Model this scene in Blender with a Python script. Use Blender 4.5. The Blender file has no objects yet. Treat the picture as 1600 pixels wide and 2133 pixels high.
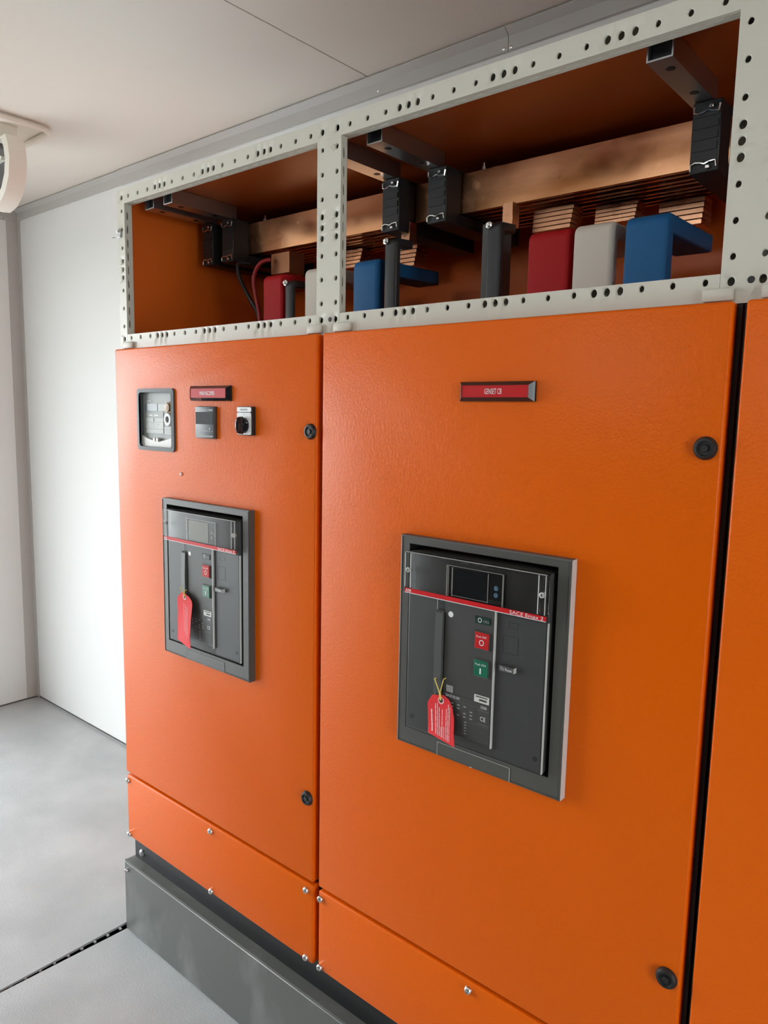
import bpy, bmesh, math, random
from mathutils import Vector, Matrix
random.seed(4)
PI = math.pi
C = bpy.context.scene.collection
S = bpy.context.scene
ZO = 1.746                      # height of the lower rail's hole row above the floor; shapes below are given from that row

# ------------------------------------------------------------------ camera
yaw, pitch, roll = 0.7052, 0.1307, 0.0192
fw = Vector((-math.sin(yaw) * math.cos(pitch), math.cos(yaw) * math.cos(pitch), -math.sin(pitch)))
rt = fw.cross(Vector((0, 0, 1))).normalized()
up = rt.cross(fw)
r2 = rt * math.cos(roll) + up * math.sin(roll)
u2 = up * math.cos(roll) - rt * math.sin(roll)
cam = bpy.data.objects.new('camera', bpy.data.cameras.new('camera'))
cam.data.sensor_fit = 'HORIZONTAL'
cam.data.sensor_width = 36
cam.data.lens = 1545.24 / 1600 * 36
cam.data.clip_start = 0.02
M = Matrix((r2, u2, -fw)).transposed().to_4x4()
M.translation = Vector((1.7048, -1.1086, -0.1902 + ZO))
cam.matrix_world = M
C.objects.link(cam)
S.camera = cam

# ------------------------------------------------------------------ daylight and exposure
w = bpy.data.worlds.new('overcast_sky')
S.world = w
w.use_nodes = True
bg = w.node_tree.nodes['Background']
bg.inputs[0].default_value = (0.90, 0.96, 1.0, 1)
bg.inputs[1].default_value = 12.0


def portal(name, loc, rot, sx, sy):
    l = bpy.data.lights.new(name, 'AREA')
    l.shape = 'RECTANGLE'
    l.size, l.size_y = sx, sy
    l.cycles.is_portal = True
    o = bpy.data.objects.new(name, l)
    o.location = loc
    o.rotation_euler = rot
    C.objects.link(o)


DL = (-2.05, -0.32, 2.14)       # doorway in the left wall: y0, y1, height
DR = (-1.62, -0.82, 2.12)       # doorway in the right wall
XR = 3.9                        # right wall
YF = -2.35                      # front wall
portal('doorway_daylight', (-2.36, (DL[0] + DL[1]) / 2, DL[2] / 2), (0, -PI / 2, 0), DL[2], DL[1] - DL[0])
portal('doorway_daylight', (XR + 0.13, (DR[0] + DR[1]) / 2, DR[2] / 2), (0, PI / 2, 0), DR[2], DR[1] - DR[0])

WF = (0.2, 0.8, 0.42 + ZO, 0.68 + ZO)      # unseen window added to light the chamber: x0, x1, z0, z1
portal('added_window_daylight', ((WF[0] + WF[1]) / 2, YF - 0.10, (WF[2] + WF[3]) / 2), (PI / 2, 0, 0), WF[1] - WF[0], WF[3] - WF[2])

S.view_settings.view_transform = 'Standard'
S.view_settings.look = 'None'
S.view_settings.gamma = 1
S.view_settings.use_curve_mapping = False
S.view_settings.exposure = 0.0
S.cycles.use_denoising = True
S.cycles.max_bounces = 12
S.cycles.diffuse_bounces = 8
S.cycles.transparent_max_bounces = 12
S.cycles.sample_clamp_indirect = 8


# ------------------------------------------------------------------ materials
def mat(name, col, rough=0.5, metal=0.0, bump=None, var=None, spec=0.5, coat=0.0, rvar=None):
    m = bpy.data.materials.new(name)
    m.use_nodes = True
    nt = m.node_tree
    b = nt.nodes['Principled BSDF']
    b.inputs['Base Color'].default_value = (*col, 1)
    b.inputs['Roughness'].default_value = rough
    b.inputs['Metallic'].default_value = metal
    b.inputs['Specular IOR Level'].default_value = spec
    b.inputs['Coat Weight'].default_value = coat
    b.inputs['Coat Roughness'].default_value = 0.12
    tc = nt.nodes.new('ShaderNodeTexCoord')

    def noise(scale, detail=3, stretch=None):
        n = nt.nodes.new('ShaderNodeTexNoise')
        n.inputs['Scale'].default_value = scale
        n.inputs['Detail'].default_value = detail
        if stretch:
            mp = nt.nodes.new('ShaderNodeMapping')
            mp.inputs['Scale'].default_value = stretch
            nt.links.new(tc.outputs['Object'], mp.inputs[0])
            nt.links.new(mp.outputs[0], n.inputs['Vector'])
        else:
            nt.links.new(tc.outputs['Object'], n.inputs['Vector'])
        return n
    if bump:
        n = noise(bump[0], bump[3] if len(bump) > 3 else 2)
        bp = nt.nodes.new('ShaderNodeBump')
        bp.inputs['Strength'].default_value = bump[1]
        bp.inputs['Distance'].default_value = bump[2]
        nt.links.new(n.outputs['Fac'], bp.inputs['Height'])
        nt.links.new(bp.outputs['Normal'], b.inputs['Normal'])
    if var:                                     # (scale, second colour, low, high, stretch)
        n = noise(var[0], 5, var[4] if len(var) > 4 else None)
        r = nt.nodes.new('ShaderNodeValToRGB')
        r.color_ramp.elements[0].position = var[2]
        r.color_ramp.elements[0].color = (*col, 1)
        r.color_ramp.elements[1].position = var[3]
        r.color_ramp.elements[1].color = (*var[1], 1)
        nt.links.new(n.outputs['Fac'], r.inputs['Fac'])
        nt.links.new(r.outputs['Color'], b.inputs['Base Color'])
    if rvar:                                    # (scale, rough0, rough1)
        n = noise(rvar[0], 4)
        mr = nt.nodes.new('ShaderNodeMapRange')
        mr.inputs['From Min'].default_value = 0.35
        mr.inputs['From Max'].default_value = 0.65
        mr.inputs['To Min'].default_value = rvar[1]
        mr.inputs['To Max'].default_value = rvar[2]
        nt.links.new(n.outputs['Fac'], mr.inputs['Value'])
        nt.links.new(mr.outputs[0], b.inputs['Roughness'])
    return m


def clear_plastic():
    m = bpy.data.materials.new('clear_plastic')
    m.use_nodes = True
    nt = m.node_tree
    nt.nodes.remove(nt.nodes['Principled BSDF'])
    out = nt.nodes['Material Output']
    tr = nt.nodes.new('ShaderNodeBsdfTransparent')
    tr.inputs[0].default_value = (0.93, 0.93, 0.93, 1)
    gl = nt.nodes.new('ShaderNodeBsdfGlossy')
    gl.inputs['Roughness'].default_value = 0.10
    fr = nt.nodes.new('ShaderNodeFresnel')
    fr.inputs[0].default_value = 1.12
    mx = nt.nodes.new('ShaderNodeMixShader')
    nt.links.new(fr.outputs[0], mx.inputs[0])
    nt.links.new(tr.outputs[0], mx.inputs[1])
    nt.links.new(gl.outputs[0], mx.inputs[2])
    nt.links.new(mx.outputs[0], out.inputs[0])
    return m


def grid_plastic(name, col):
    """plastic with a fine moulded grid of ridges, 3 mm apart"""
    m = mat(name, col, 0.45)
    nt = m.node_tree
    tc = nt.nodes.new('ShaderNodeTexCoord')
    prev = None
    for d in ('X', 'Z'):
        wv = nt.nodes.new('ShaderNodeTexWave')
        wv.bands_direction = d
        wv.inputs['Scale'].default_value = 100
        nt.links.new(tc.outputs['Object'], wv.inputs['Vector'])
        if prev:
            mx = nt.nodes.new('ShaderNodeMath')
            mx.operation = 'MINIMUM'
            nt.links.new(prev.outputs['Fac'], mx.inputs[0])
            nt.links.new(wv.outputs['Fac'], mx.inputs[1])
        prev = wv
    bp = nt.nodes.new('ShaderNodeBump')
    bp.inputs['Strength'].default_value = 0.22
    bp.inputs['Distance'].default_value = 0.0006
    nt.links.new(mx.outputs[0], bp.inputs['Height'])
    nt.links.new(bp.outputs['Normal'], nt.nodes['Principled BSDF'].inputs['Normal'])
    return m


ORANGE = mat('orange_powder_coat', (0.76, 0.122, 0.001), 0.34, bump=(200, 0.30, 0.0015, 2), spec=0.19)
ROOFM = mat('shaded_orange_roof_sheet', (0.30, 0.050, 0.003), 0.45, bump=(300, 0.15, 0.0006))  # the chamber roof's shade is put into a darker orange
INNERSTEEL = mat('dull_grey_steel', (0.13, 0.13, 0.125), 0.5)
ORANGE_IN = mat('orange_inner_sheet', (0.74, 0.135, 0.010), 0.42, bump=(300, 0.15, 0.0006))
STEEL = mat('grey_painted_steel', (0.62, 0.60, 0.515), 0.42, bump=(500, 0.04, 0.0003))
ZINC = mat('zinc_plated_steel', (0.50, 0.50, 0.51), 0.34, 1.0)
CHROME = mat('bright_screw_steel', (0.78, 0.77, 0.75), 0.18, 1.0)
COPPER = mat('copper', (0.96, 0.50, 0.27), 0.26, 1.0, var=(4, (0.50, 0.21, 0.08), 0.38, 0.72, (1, 1, 3.5)), rvar=(5, 0.14, 0.34))
COPPER_DULL = mat('dull_copper', (0.36, 0.17, 0.09), 0.4, 1.0)
COPPER_EDGE = mat('copper_cut_edge', (0.72, 0.38, 0.22), 0.35, 1.0, rvar=(20, 0.25, 0.45))
BLACK = mat('black_moulded_plastic', (0.012, 0.012, 0.012), 0.5)
BLACKPAINT = mat('black_painted_steel', (0.012, 0.013, 0.014), 0.4, var=(14, (0.05, 0.05, 0.05), 0.66, 0.74))
DARKSLEEVE = mat('black_heatshrink', (0.03, 0.03, 0.032), 0.45)
FLANGE = mat('anthracite_plastic', (0.080, 0.077, 0.068), 0.42, bump=(700, 0.06, 0.0003))
BODY = mat('dark_grey_plastic', (0.044, 0.043, 0.039), 0.48)
GLOSSBLACK = mat('gloss_black_plastic', (0.012, 0.012, 0.014), 0.12)
LEVER = mat('grey_lever_plastic', (0.075, 0.076, 0.072), 0.4)
SCREEN = mat('dark_screen_glass', (0.02, 0.022, 0.024), 0.06)
SCREEN_LIT = mat('grey_lcd', (0.40, 0.40, 0.33), 0.55, spec=0.2)
TRIPM = mat('satin_black_plastic', (0.016, 0.016, 0.017), 0.38, spec=0.35)
REDP = mat('red_plastic', (0.52, 0.012, 0.014), 0.45, spec=0.2)
REDSTRIP = mat('red_strip_print', (0.60, 0.012, 0.015), 0.4, spec=0.2)
GREENP = mat('green_plastic', (0.0, 0.13, 0.065), 0.35)
DKGREEN = mat('dark_green_flag', (0.0, 0.028, 0.015), 0.35)
WHITEP = mat('white_print', (0.80, 0.80, 0.80), 0.5)
GREYP = mat('grey_print', (0.30, 0.30, 0.29), 0.5)
DIMP = mat('dim_grey_print', (0.11, 0.11, 0.105), 0.5)
LINEP = mat('pale_plastic_edge_light', (0.56, 0.56, 0.53), 0.3)  # pale plastic; also paints the light caught on raised edges
BLUEBTN = mat('pale_blue_button', (0.22, 0.42, 0.62), 0.3)
TAGRED = mat('red_card_tag', (0.78, 0.035, 0.040), 0.6, spec=0.2)
TAGPRINT = mat('pink_tag_print', (0.90, 0.42, 0.42), 0.5)
YELLOW = mat('yellow_string', (0.80, 0.62, 0.12), 0.6)
CLEAR = clear_plastic()
REDSLEEVE = mat('red_heatshrink', (0.46, 0.010, 0.014), 0.6, bump=(120, 0.05, 0.0008), spec=0.25)
WHITESLEEVE = mat('white_heatshrink', (0.72, 0.66, 0.57), 0.55, bump=(120, 0.05, 0.0008))
BLUESLEEVE = mat('blue_heatshrink', (0.012, 0.115, 0.29), 0.55, bump=(120, 0.05, 0.0008), spec=0.3)
REDCABLE = mat('red_cable_sheath', (0.35, 0.02, 0.02), 0.45)
BLACKCABLE = mat('black_cable_sheath', (0.012, 0.012, 0.012), 0.5)
WALL = mat('white_wall_panel', (0.74, 0.75, 0.735), 0.42, bump=(60, 0.03, 0.001))
CEIL = mat('cream_ceiling_panel', (0.75, 0.70, 0.635), 0.38, bump=(45, 0.03, 0.001))
TRIMM = mat('grey_trim_profile', (0.46, 0.45, 0.43), 0.4)
JOINTM = mat('dark_joint', (0.09, 0.09, 0.09), 0.8)
FLOORM = mat('grey_floor_paint', (0.38, 0.395, 0.40), 0.36, bump=(240, 0.55, 0.0022, 4), var=(3.2, (0.46, 0.475, 0.48), 0.38, 0.66), rvar=(6, 0.28, 0.48))
PLINTHM = mat('plinth_grey_paint', (0.115, 0.12, 0.11), 0.4, bump=(9, 0.05, 0.004), var=(7, (0.20, 0.205, 0.195), 0.50, 0.68, (1, 1, 0.6)))
LAMPW = mat('cream_lamp_plastic', (0.78, 0.74, 0.66), 0.4)
LENS = mat('lamp_window', (0.02, 0.02, 0.025), 0.1)
METERG = mat('grey_meter_face', (0.27, 0.285, 0.26), 0.45)
METERL = mat('pale_meter_panel', (0.45, 0.46, 0.42), 0.45)
METERD = mat('dark_meter_panel', (0.11, 0.13, 0.135), 0.3)
WHITEBODY = mat('off_white_plastic', (0.66, 0.64, 0.60), 0.4)
TAN = mat('tan_button', (0.38, 0.24, 0.12), 0.4)
BLACKMAT = mat('matt_black_window', (0.012, 0.012, 0.012), 0.6, spec=0.25)
BODYGRID = grid_plastic('dark_grey_grid_plastic', (0.040, 0.041, 0.039))
RUBBER = mat('grey_rubber_gasket', (0.055, 0.058, 0.058), 0.5)
PANELGREY = mat('slate_grey_plastic', (0.085, 0.088, 0.092), 0.4)
DARKBOARD = mat('reflection_darkening_board', (0.03, 0.03, 0.032), 0.6)
GROUND = mat('outdoor_concrete', (0.45, 0.45, 0.43), 0.9)


# ------------------------------------------------------------------ mesh helpers
class MB:
    def __init__(s):
        s.v, s.f = [], []

    def add(s, v, f):
        n = len(s.v)
        s.v += [tuple(p) for p in v]
        s.f += [tuple(i + n for i in q) for q in f]
        return s

    def box(s, x0, x1, y0, y1, z0, z1, bev=0, seg=2, skip=''):
        if bev:
            bm = bmesh.new()
            bmesh.ops.create_cube(bm, size=1)
            for v in bm.verts:
                v.co = Vector(((x0 + x1) / 2 + v.co.x * (x1 - x0), (y0 + y1) / 2 + v.co.y * (y1 - y0), (z0 + z1) / 2 + v.co.z * (z1 - z0)))
            bmesh.ops.bevel(bm, geom=bm.edges[:], offset=bev, segments=seg, affect='EDGES', profile=0.5)
            bm.verts.index_update()
            s.add([v.co[:] for v in bm.verts], [[v.index for v in f.verts] for f in bm.faces])
            bm.free()
            return s
        v = [(x, y, z) for x in (x0, x1) for y in (y0, y1) for z in (z0, z1)]
        F = {'l': (0, 1, 3, 2), 'r': (4, 6, 7, 5), 'f': (0, 4, 5, 1), 'b': (2, 3, 7, 6), 'd': (0, 2, 6, 4), 'u': (1, 5, 7, 3)}
        return s.add(v, [F[k] for k in F if k not in skip])

    def prism(s, prof, axis, a, b):
        """closed 2-D profile swept along axis ('x': (y,z), 'y': (x,z), 'z': (x,y))"""
        n = len(prof)

        def P(p, t):
            return {'x': (t, p[0], p[1]), 'y': (p[0], t, p[1]), 'z': (p[0], p[1], t)}[axis]
        v = [P(p, a) for p in prof] + [P(p, b) for p in prof]
        f = [(i, (i + 1) % n, n + (i + 1) % n, n + i) for i in range(n)] + [tuple(range(n))[::-1], tuple(range(n, 2 * n))]
        return s.add(v, f)

    def lathe(s, c, axis, prof, n=20, sq=None):
        """profile [(r, t)] turned about axis through c; t runs along the axis"""
        v, f = [], []
        m = len(prof)
        for i in range(n):
            a = 2 * PI * (i + 0.5) / n
            for r, t in prof:
                u, q = r * math.cos(a), r * math.sin(a)
                v.append({'x': (c[0] + t, c[1] + u, c[2] + q), 'y': (c[0] + u, c[1] + t, c[2] + q), 'z': (c[0] + u, c[1] + q, c[2] + t)}[axis])
        for i in range(n):
            for j in range(m - 1):
                a, b = i * m + j, ((i + 1) % n) * m + j
                f.append((a, b, b + 1, a + 1))
        if prof[0][0] > 1e-6:
            f.append(tuple(i * m for i in range(n)))
        if prof[-1][0] > 1e-6:
            f.append(tuple(i * m + m - 1 for i in range(n)))
        return s.add(v, f)

    def tube(s, pts, r, n=8, closed=False):
        P = [Vector(p) for p in pts]
        m = len(P)
        v, f = [], []
        ref = None
        for i, p in enumerate(P):
            a = P[i - 1] if (i or closed) else p
            b = P[(i + 1) % m] if (i < m - 1 or closed) else p
            d = (b - a).normalized()
            if ref is None:
                ref = d.orthogonal().normalized()
            ref = (ref - d * ref.dot(d)).normalized()
            q = d.cross(ref)
            for k in range(n):
                t = 2 * PI * k / n
                v.append(p + ref * math.cos(t) * r + q * math.sin(t) * r)
        for i in range(m if closed else m - 1):
            for k in range(n):
                a, b = i * n + k, i * n + (k + 1) % n
                c, d = ((i + 1) % m) * n + (k + 1) % n, ((i + 1) % m) * n + k
                f.append((a, b, c, d))
        if not closed:
            f += [tuple(range(n))[::-1], tuple(range((m - 1) * n, m * n))]
        return s.add(v, f)

    def perf(s, mapf, U0, U1, V0, V1, holes, n=16, depth=0.004):
        """strip U0..U1 x V0..V1 with punched holes (u, v, ru, rv), one row along u"""
        holes = sorted(holes)
        cuts = [U0] + [(a[0] + b[0]) / 2 for a, b in zip(holes, holes[1:])] + [U1]
        for h, ua, ub in zip(holes, cuts, cuts[1:]):
            u, v, ru, rv = h
            rings = []
            for kk, d in (('o', 0), (1.28, 0), (1.0, 0.0012), (1.0, depth)):
                ring = []
                for i in range(n):
                    a = 2 * PI * i / n
                    c, q = math.cos(a), math.sin(a)
                    if kk == 'o':
                        m = max(abs(c), abs(q))
                        c, q = c / m, q / m
                        ring.append(mapf(u + c * ((ub - u) if c > 0 else (u - ua)), v + q * ((V1 - v) if q > 0 else (v - V0)), d))
                    else:
                        ring.append(mapf(u + ru * kk * c, v + rv * kk * q, d))
                rings.append(ring)
            vs = [p for r in rings for p in r]
            fs = []
            for j in range(3):
                for i in range(n):
                    fs.append((j * n + i, j * n + (i + 1) % n, (j + 1) * n + (i + 1) % n, (j + 1) * n + i))
            s.add(vs, fs)
        return s


LOC = {}


def setp(o, label=None, cat=None, group=None, kind=None):
    for k, v in (('label', label), ('category', cat), ('group', group), ('kind', kind)):
        if v:
            o[k] = v
    return o


def thing(name, loc, label, cat, group=None, kind=None):
    o = bpy.data.objects.new(name, None)
    o.empty_display_size = 0.05
    o.location = (loc[0], loc[1], loc[2] + ZO)
    C.objects.link(o)
    LOC[o.name] = Vector(loc)
    return setp(o, label, cat, group, kind)


def obj(name, mb, m, parent=None, label=None, loc=None, smooth=True, kind=None):
    me = bpy.data.meshes.new(name)
    L = LOC[parent.name] if parent else Vector(loc or (0, 0, 0))
    me.from_pydata([(a - L.x, b - L.y, c - L.z) for a, b, c in mb.v], [], mb.f)
    bm = bmesh.new()
    bm.from_mesh(me)
    bmesh.ops.recalc_face_normals(bm, faces=bm.faces)
    bm.to_mesh(me)
    bm.free()
    if smooth:
        me.shade_smooth()
        me.set_sharp_from_angle(angle=math.radians(38))
    me.materials.append(m)
    o = bpy.data.objects.new(name, me)
    C.objects.link(o)
    LOC[o.name] = L
    if parent:
        o.parent = parent
    else:
        o.location = (L.x, L.y, L.z + ZO)
    if label:
        o['label'] = label
    if kind:
        o['kind'] = kind
    return o


def cut(o, boxes):
    """cut rectangular openings (x0,x1,z0,z1) right through object o along y"""
    L = LOC[o.name]
    cb = MB()
    for x0, x1, z0, z1 in boxes:
        cb.box(x0 - L.x, x1 - L.x, -0.3 - L.y, 0.3 - L.y, z0 - L.z, z1 - L.z)
    me = bpy.data.meshes.new('cutter')
    me.from_pydata(cb.v, [], cb.f)
    bm = bmesh.new()
    bm.from_mesh(me)
    bmesh.ops.recalc_face_normals(bm, faces=bm.faces)
    bm.to_mesh(me)
    bm.free()
    co = bpy.data.objects.new('cutter', me)
    C.objects.link(co)
    md = o.modifiers.new('cut', 'BOOLEAN')
    md.object = co
    md.solver = 'EXACT'
    # the cutter shares the door's frame: place it where the door is
    co.location = (L.x, L.y, L.z + ZO)
    bpy.context.view_layer.update()
    dg = bpy.context.evaluated_depsgraph_get()
    new = bpy.data.meshes.new_from_object(o.evaluated_get(dg))
    o.modifiers.clear()
    old = o.data
    o.data = new
    new.name = old.name
    bpy.data.objects.remove(co)
    bpy.data.meshes.remove(old)
    o.data.shade_smooth()
    o.data.set_sharp_from_angle(angle=math.radians(38))


def text(s, cx, cz, y, wid, hei, m, parent, name='lettering', align='c', turn=False):
    """flat print facing -y fitted in wid x hei"""
    cu = bpy.data.curves.new('t', 'FONT')
    cu.body = s
    cu.resolution_u = 3
    t = bpy.data.objects.new('t', cu)
    C.objects.link(t)
    bpy.context.view_layer.update()
    me = bpy.data.meshes.new_from_object(t.evaluated_get(bpy.context.evaluated_depsgraph_get()))
    vs = [v.co.copy() for v in me.vertices]
    fs = [tuple(p.vertices) for p in me.polygons]
    bpy.data.objects.remove(t)
    bpy.data.curves.remove(cu)
    bpy.data.meshes.remove(me)
    x0, x1 = min(v.x for v in vs), max(v.x for v in vs)
    y0, y1 = min(v.y for v in vs), max(v.y for v in vs)
    mb = MB()
    pts = []
    for v in vs:
        a = ((v.x - x0) / (x1 - x0) - 0.5) * wid
        b = ((v.y - y0) / (y1 - y0) - 0.5) * hei
        pts.append((cx + a, y, cz + b))
    mb.add(pts, fs)
    return obj(name, mb, m, parent, smooth=False)


def marks(rows, y, m, parent, name='print'):
    """small printed bars (x0, x1, z, h) lying on a face"""
    mb = MB()
    for x0, x1, z, h in rows:
        mb.box(x0, x1, y, y + 0.0002, z - h / 2, z + h / 2)
    return obj(name, mb, m, parent, smooth=False)


def rrect(x0, x1, z0, z1, r, n=5):
    P = []
    for cx, cz, a0 in ((x1 - r, z1 - r, 0), (x0 + r, z1 - r, 90), (x0 + r, z0 + r, 180), (x1 - r, z0 + r, 270)):
        for i in range(n + 1):
            a = math.radians(a0 + 90 * i / n)
            P.append((cx + r * math.cos(a), cz + r * math.sin(a)))
    return P


def ring(mb, outer, inner, yf, yb, yi=None):
    """frame between two loops of equal length; front at yf, back at yb; inner loop's front at yi"""
    n = len(outer)
    yi = yf if yi is None else yi
    v = [(a, yf, b) for a, b in outer] + [(a, yi, b) for a, b in inner] + [(a, yb, b) for a, b in outer] + [(a, yb, b) for a, b in inner]
    f = []
    for i in range(n):
        j = (i + 1) % n
        f += [(i, j, n + j, n + i), (2 * n + i, 2 * n + j, j, i), (n + i, n + j, 3 * n + j, 3 * n + i), (3 * n + i, 3 * n + j, 2 * n + j, 2 * n + i)]
    return mb.add(v, f)


FLOOR = -ZO
YW = 0.632                      # back wall
ZC = 0.790                      # ceiling
XL = -2.23                      # left wall

# ------------------------------------------------------------------ setting: floor, walls, ceiling, trims
floor = obj('floor', MB().box(XL - 0.1, XR + 0.2, YF - 0.1, YW + 0.1, FLOOR - 0.22, FLOOR - 0.16), BLACK, kind='structure', loc=(0, 0, FLOOR))
obj('floor_plate', MB().prism([(XL, YF), (-1.226, YF), (-1.226, YW), (XL, YW)], 'z', FLOOR - 0.007, FLOOR - 0.004), FLOORM, floor)
obj('floor_plate', MB().prism([(-1.222, YF), (-0.252, YF), (-0.2372, -0.384), (-0.2308, -0.017), (-0.2308, YW), (-1.222, YW)], 'z', FLOOR - 0.007, FLOOR), FLOORM, floor)
obj('floor_plate', MB().prism([(-0.246, YF), (XR, YF), (XR, YW), (-0.2045, YW), (-0.2045, -0.017), (-0.2277, -0.388)], 'z', FLOOR - 0.007, FLOOR - 0.001), FLOORM, floor)
for i in range(26):             # little tabs left along the cut edge
    y = -0.040 - i * 0.0397
    x0 = -0.2308 - 0.0173 * (-0.017 - y)
    obj('edge_tab', MB().box(x0 - 0.002, x0 + max(0.004, 0.012 - i * 0.0012), y - 0.0035, y + 0.0035, FLOOR - 0.0075, FLOOR - 0.0035), FLOORM, floor)
wb = obj('wall_back', MB().box(XL - 0.1, XR + 0.1, YW, YW + 0.08, FLOOR - 0.2, ZC + 0.1), WALL, kind='structure', loc=(0, YW, FLOOR))
obj('joint_shade_back', MB().box(XL, XR, YW - 0.003, YW + 0.02, FLOOR, FLOOR + 0.007), JOINTM, kind='structure', loc=(0, YW, FLOOR))  # dark strip painted in for the shadow gap along the floor
WTH = 0.09
wl = MB().box(XL - WTH, XL, DL[1], YW, FLOOR - 0.2, ZC + 0.1).box(XL - WTH, XL, YF - 0.1, DL[0], FLOOR - 0.2, ZC + 0.1).box(XL - WTH, XL, DL[0], DL[1], FLOOR + DL[2], ZC + 0.1)
obj('wall_left', wl, WALL, kind='structure', loc=(XL, 0, FLOOR))
wr = MB().box(XR, XR + WTH, DR[1], YW, FLOOR - 0.2, ZC + 0.1).box(XR, XR + WTH, YF - 0.1, DR[0], FLOOR - 0.2, ZC + 0.1).box(XR, XR + WTH, DR[0], DR[1], FLOOR + DR[2], ZC + 0.1)
obj('wall_right', wr, WALL, kind='structure', loc=(XR, 0, FLOOR))
wfm = MB().box(XL - WTH, WF[0], YF - 0.09, YF, FLOOR - 0.2, ZC + 0.1).box(WF[1], XR + WTH, YF - 0.09, YF, FLOOR - 0.2, ZC + 0.1)
wfm.box(WF[0], WF[1], YF - 0.09, YF, FLOOR - 0.2, WF[2] - ZO).box(WF[0], WF[1], YF - 0.09, YF, WF[3] - ZO, ZC + 0.1)
wf = obj('wall_front', wfm, WALL, kind='structure', loc=(0, YF, FLOOR))
obj('added_dark_board', MB().box(-1.6, XR, YF, YF + 0.02, FLOOR, 0.25), DARKBOARD, wf)  # unseen dark board added so the doors reflect less light
obj('joint_shade_left', MB().box(XL - 0.02, XL + 0.003, DL[1], YW, FLOOR - 0.004, FLOOR + 0.003), JOINTM, kind='structure', loc=(XL, 0, FLOOR))  # left wall's dark strip, likewise standing in for the joint's shadow
obj('baseboard_doorway', MB().box(XL - WTH, XL, DL[0], DL[1], FLOOR - 0.2, FLOOR - 0.004).box(XR, XR + WTH, DR[0], DR[1], FLOOR - 0.2, FLOOR - 0.004), JOINTM, kind='structure', loc=(0, 0, FLOOR))
ceil = obj('ceiling', MB().box(XL - 0.1, XR + 0.1, YF - 0.1, YW + 0.1, ZC + 0.02, ZC + 0.10), JOINTM, kind='structure', loc=(0, 0, ZC))
for a, b in ((XL, 0.1435), (0.146, 2.50), (2.5025, XR)):
    obj('ceiling_panel', MB().box(a, b, YF, YW, ZC, ZC + 0.02, 0.0012, 1), CEIL, ceil)

t1 = obj('trim_1', MB().box(XL, XR, YW - 0.002, YW, ZC - 0.05, ZC - 0.002), TRIMM, kind='structure', loc=(0, YW, ZC))
for k, (a, b) in enumerate(((XL + 0.004, -1.241), (-1.2395, 0.6135), (0.615, 2.5), (2.5015, XR))):
    d = 0.024 if k else 0.021
    P = [(YW - d, ZC - 0.003), (YW - d, ZC - 0.006), (YW - 0.007, ZC - 0.021), (YW - 0.007, ZC - 0.055), (YW - 0.002, ZC - 0.057), (YW - 0.002, ZC - 0.003)]
    if k == 0:
        P = [(YW - d, ZC - 0.003), (YW - d, ZC - 0.005), (YW - 0.005, ZC - 0.020), (YW - 0.004, ZC - 0.055), (YW - 0.002, ZC - 0.055), (YW - 0.002, ZC - 0.003)]
    obj('trim_piece', MB().prism(P, 'x', a, b), TRIMM, t1, smooth=False)
for x, z in ((0.177, 0.748), (0.602, 0.742), (0.623, 0.7405), (1.35, 0.744)):
    obj('rivet', MB().lathe((x, YW - 0.007, z), 'y', [(0.0045, 0), (0.0042, -0.0015), (0.0018, -0.0026), (0, -0.0026)], 12), CHROME, t1)
t2 = obj('trim_2', MB().box(XL, XL + 0.003, 0.575, YW, FLOOR, ZC - 0.0625).box(XL, XL + 0.028, YW - 0.004, YW, FLOOR, ZC - 0.05), TRIMM, kind='structure', loc=(XL, YW, FLOOR))
t3 = obj('trim_3', MB().box(XL, XL + 0.003, YF, YW - 0.003, ZC - 0.062, ZC - 0.002), TRIMM, kind='structure', loc=(XL, 0, ZC))
for y, z in ((0.553, 0.738), (0.575, 0.734)):
    obj('rivet', MB().lathe((XL + 0.003, y, z), 'x', [(0.005, 0), (0.004, 0.002), (0, 0.003)], 10), CHROME, t3)

outside = obj('ground', MB().box(-30, 30, -30, 30, FLOOR - 0.35, FLOOR - 0.3), GROUND, kind='structure', loc=(0, 0, FLOOR - 0.3))


# ------------------------------------------------------------------ switchgear cabinets
PZ = (0.334, 0.2868, 0.2393, 0.1285, 0.0813, 0.0338)
TZ = (0.205, 0.1838, 0.1628)
SZ = [0.3212 - 0.0352 * i for i in range(9)]


def rail_holes(x0, x1, z):
    H = []
    for k in range(-2, 14):
        c = k * 0.2
        for d in (-0.021, 0, 0.021):
            H.append((c + d, z, 0.0053, 0.0064))
        for d in (0.0545, 0.1, 0.1455):
            H.append((c + d, z, 0.0041, 0.0048))
    return [h for h in H if x0 + 0.012 < h[0] < x1 - 0.012]


def lock(door, x, z, tone):
    l = obj('lock', MB().lathe((x, -0.024, z), 'y', [(0.0165, 0), (0.0165, -0.003), (0.0135, -0.0075), (0.0105, -0.0080), (0.0095, -0.0055), (0.0055, -0.0050), (0.005, -0.0075), (0, -0.0075)], 28), BLACK, door)
    return l


def hexbolt(name, parent, c, r, hgt, m=None):
    """button-head socket bolt facing -y"""
    return obj(name, MB().lathe(c, 'y', [(r, 0), (r, -hgt * 0.35), (r * 0.75, -hgt * 0.85), (r * 0.5, -hgt), (r * 0.42, -hgt), (r * 0.36, -hgt * 0.45), (0, -hgt * 0.4)], 12), m or CHROME, parent)


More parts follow.
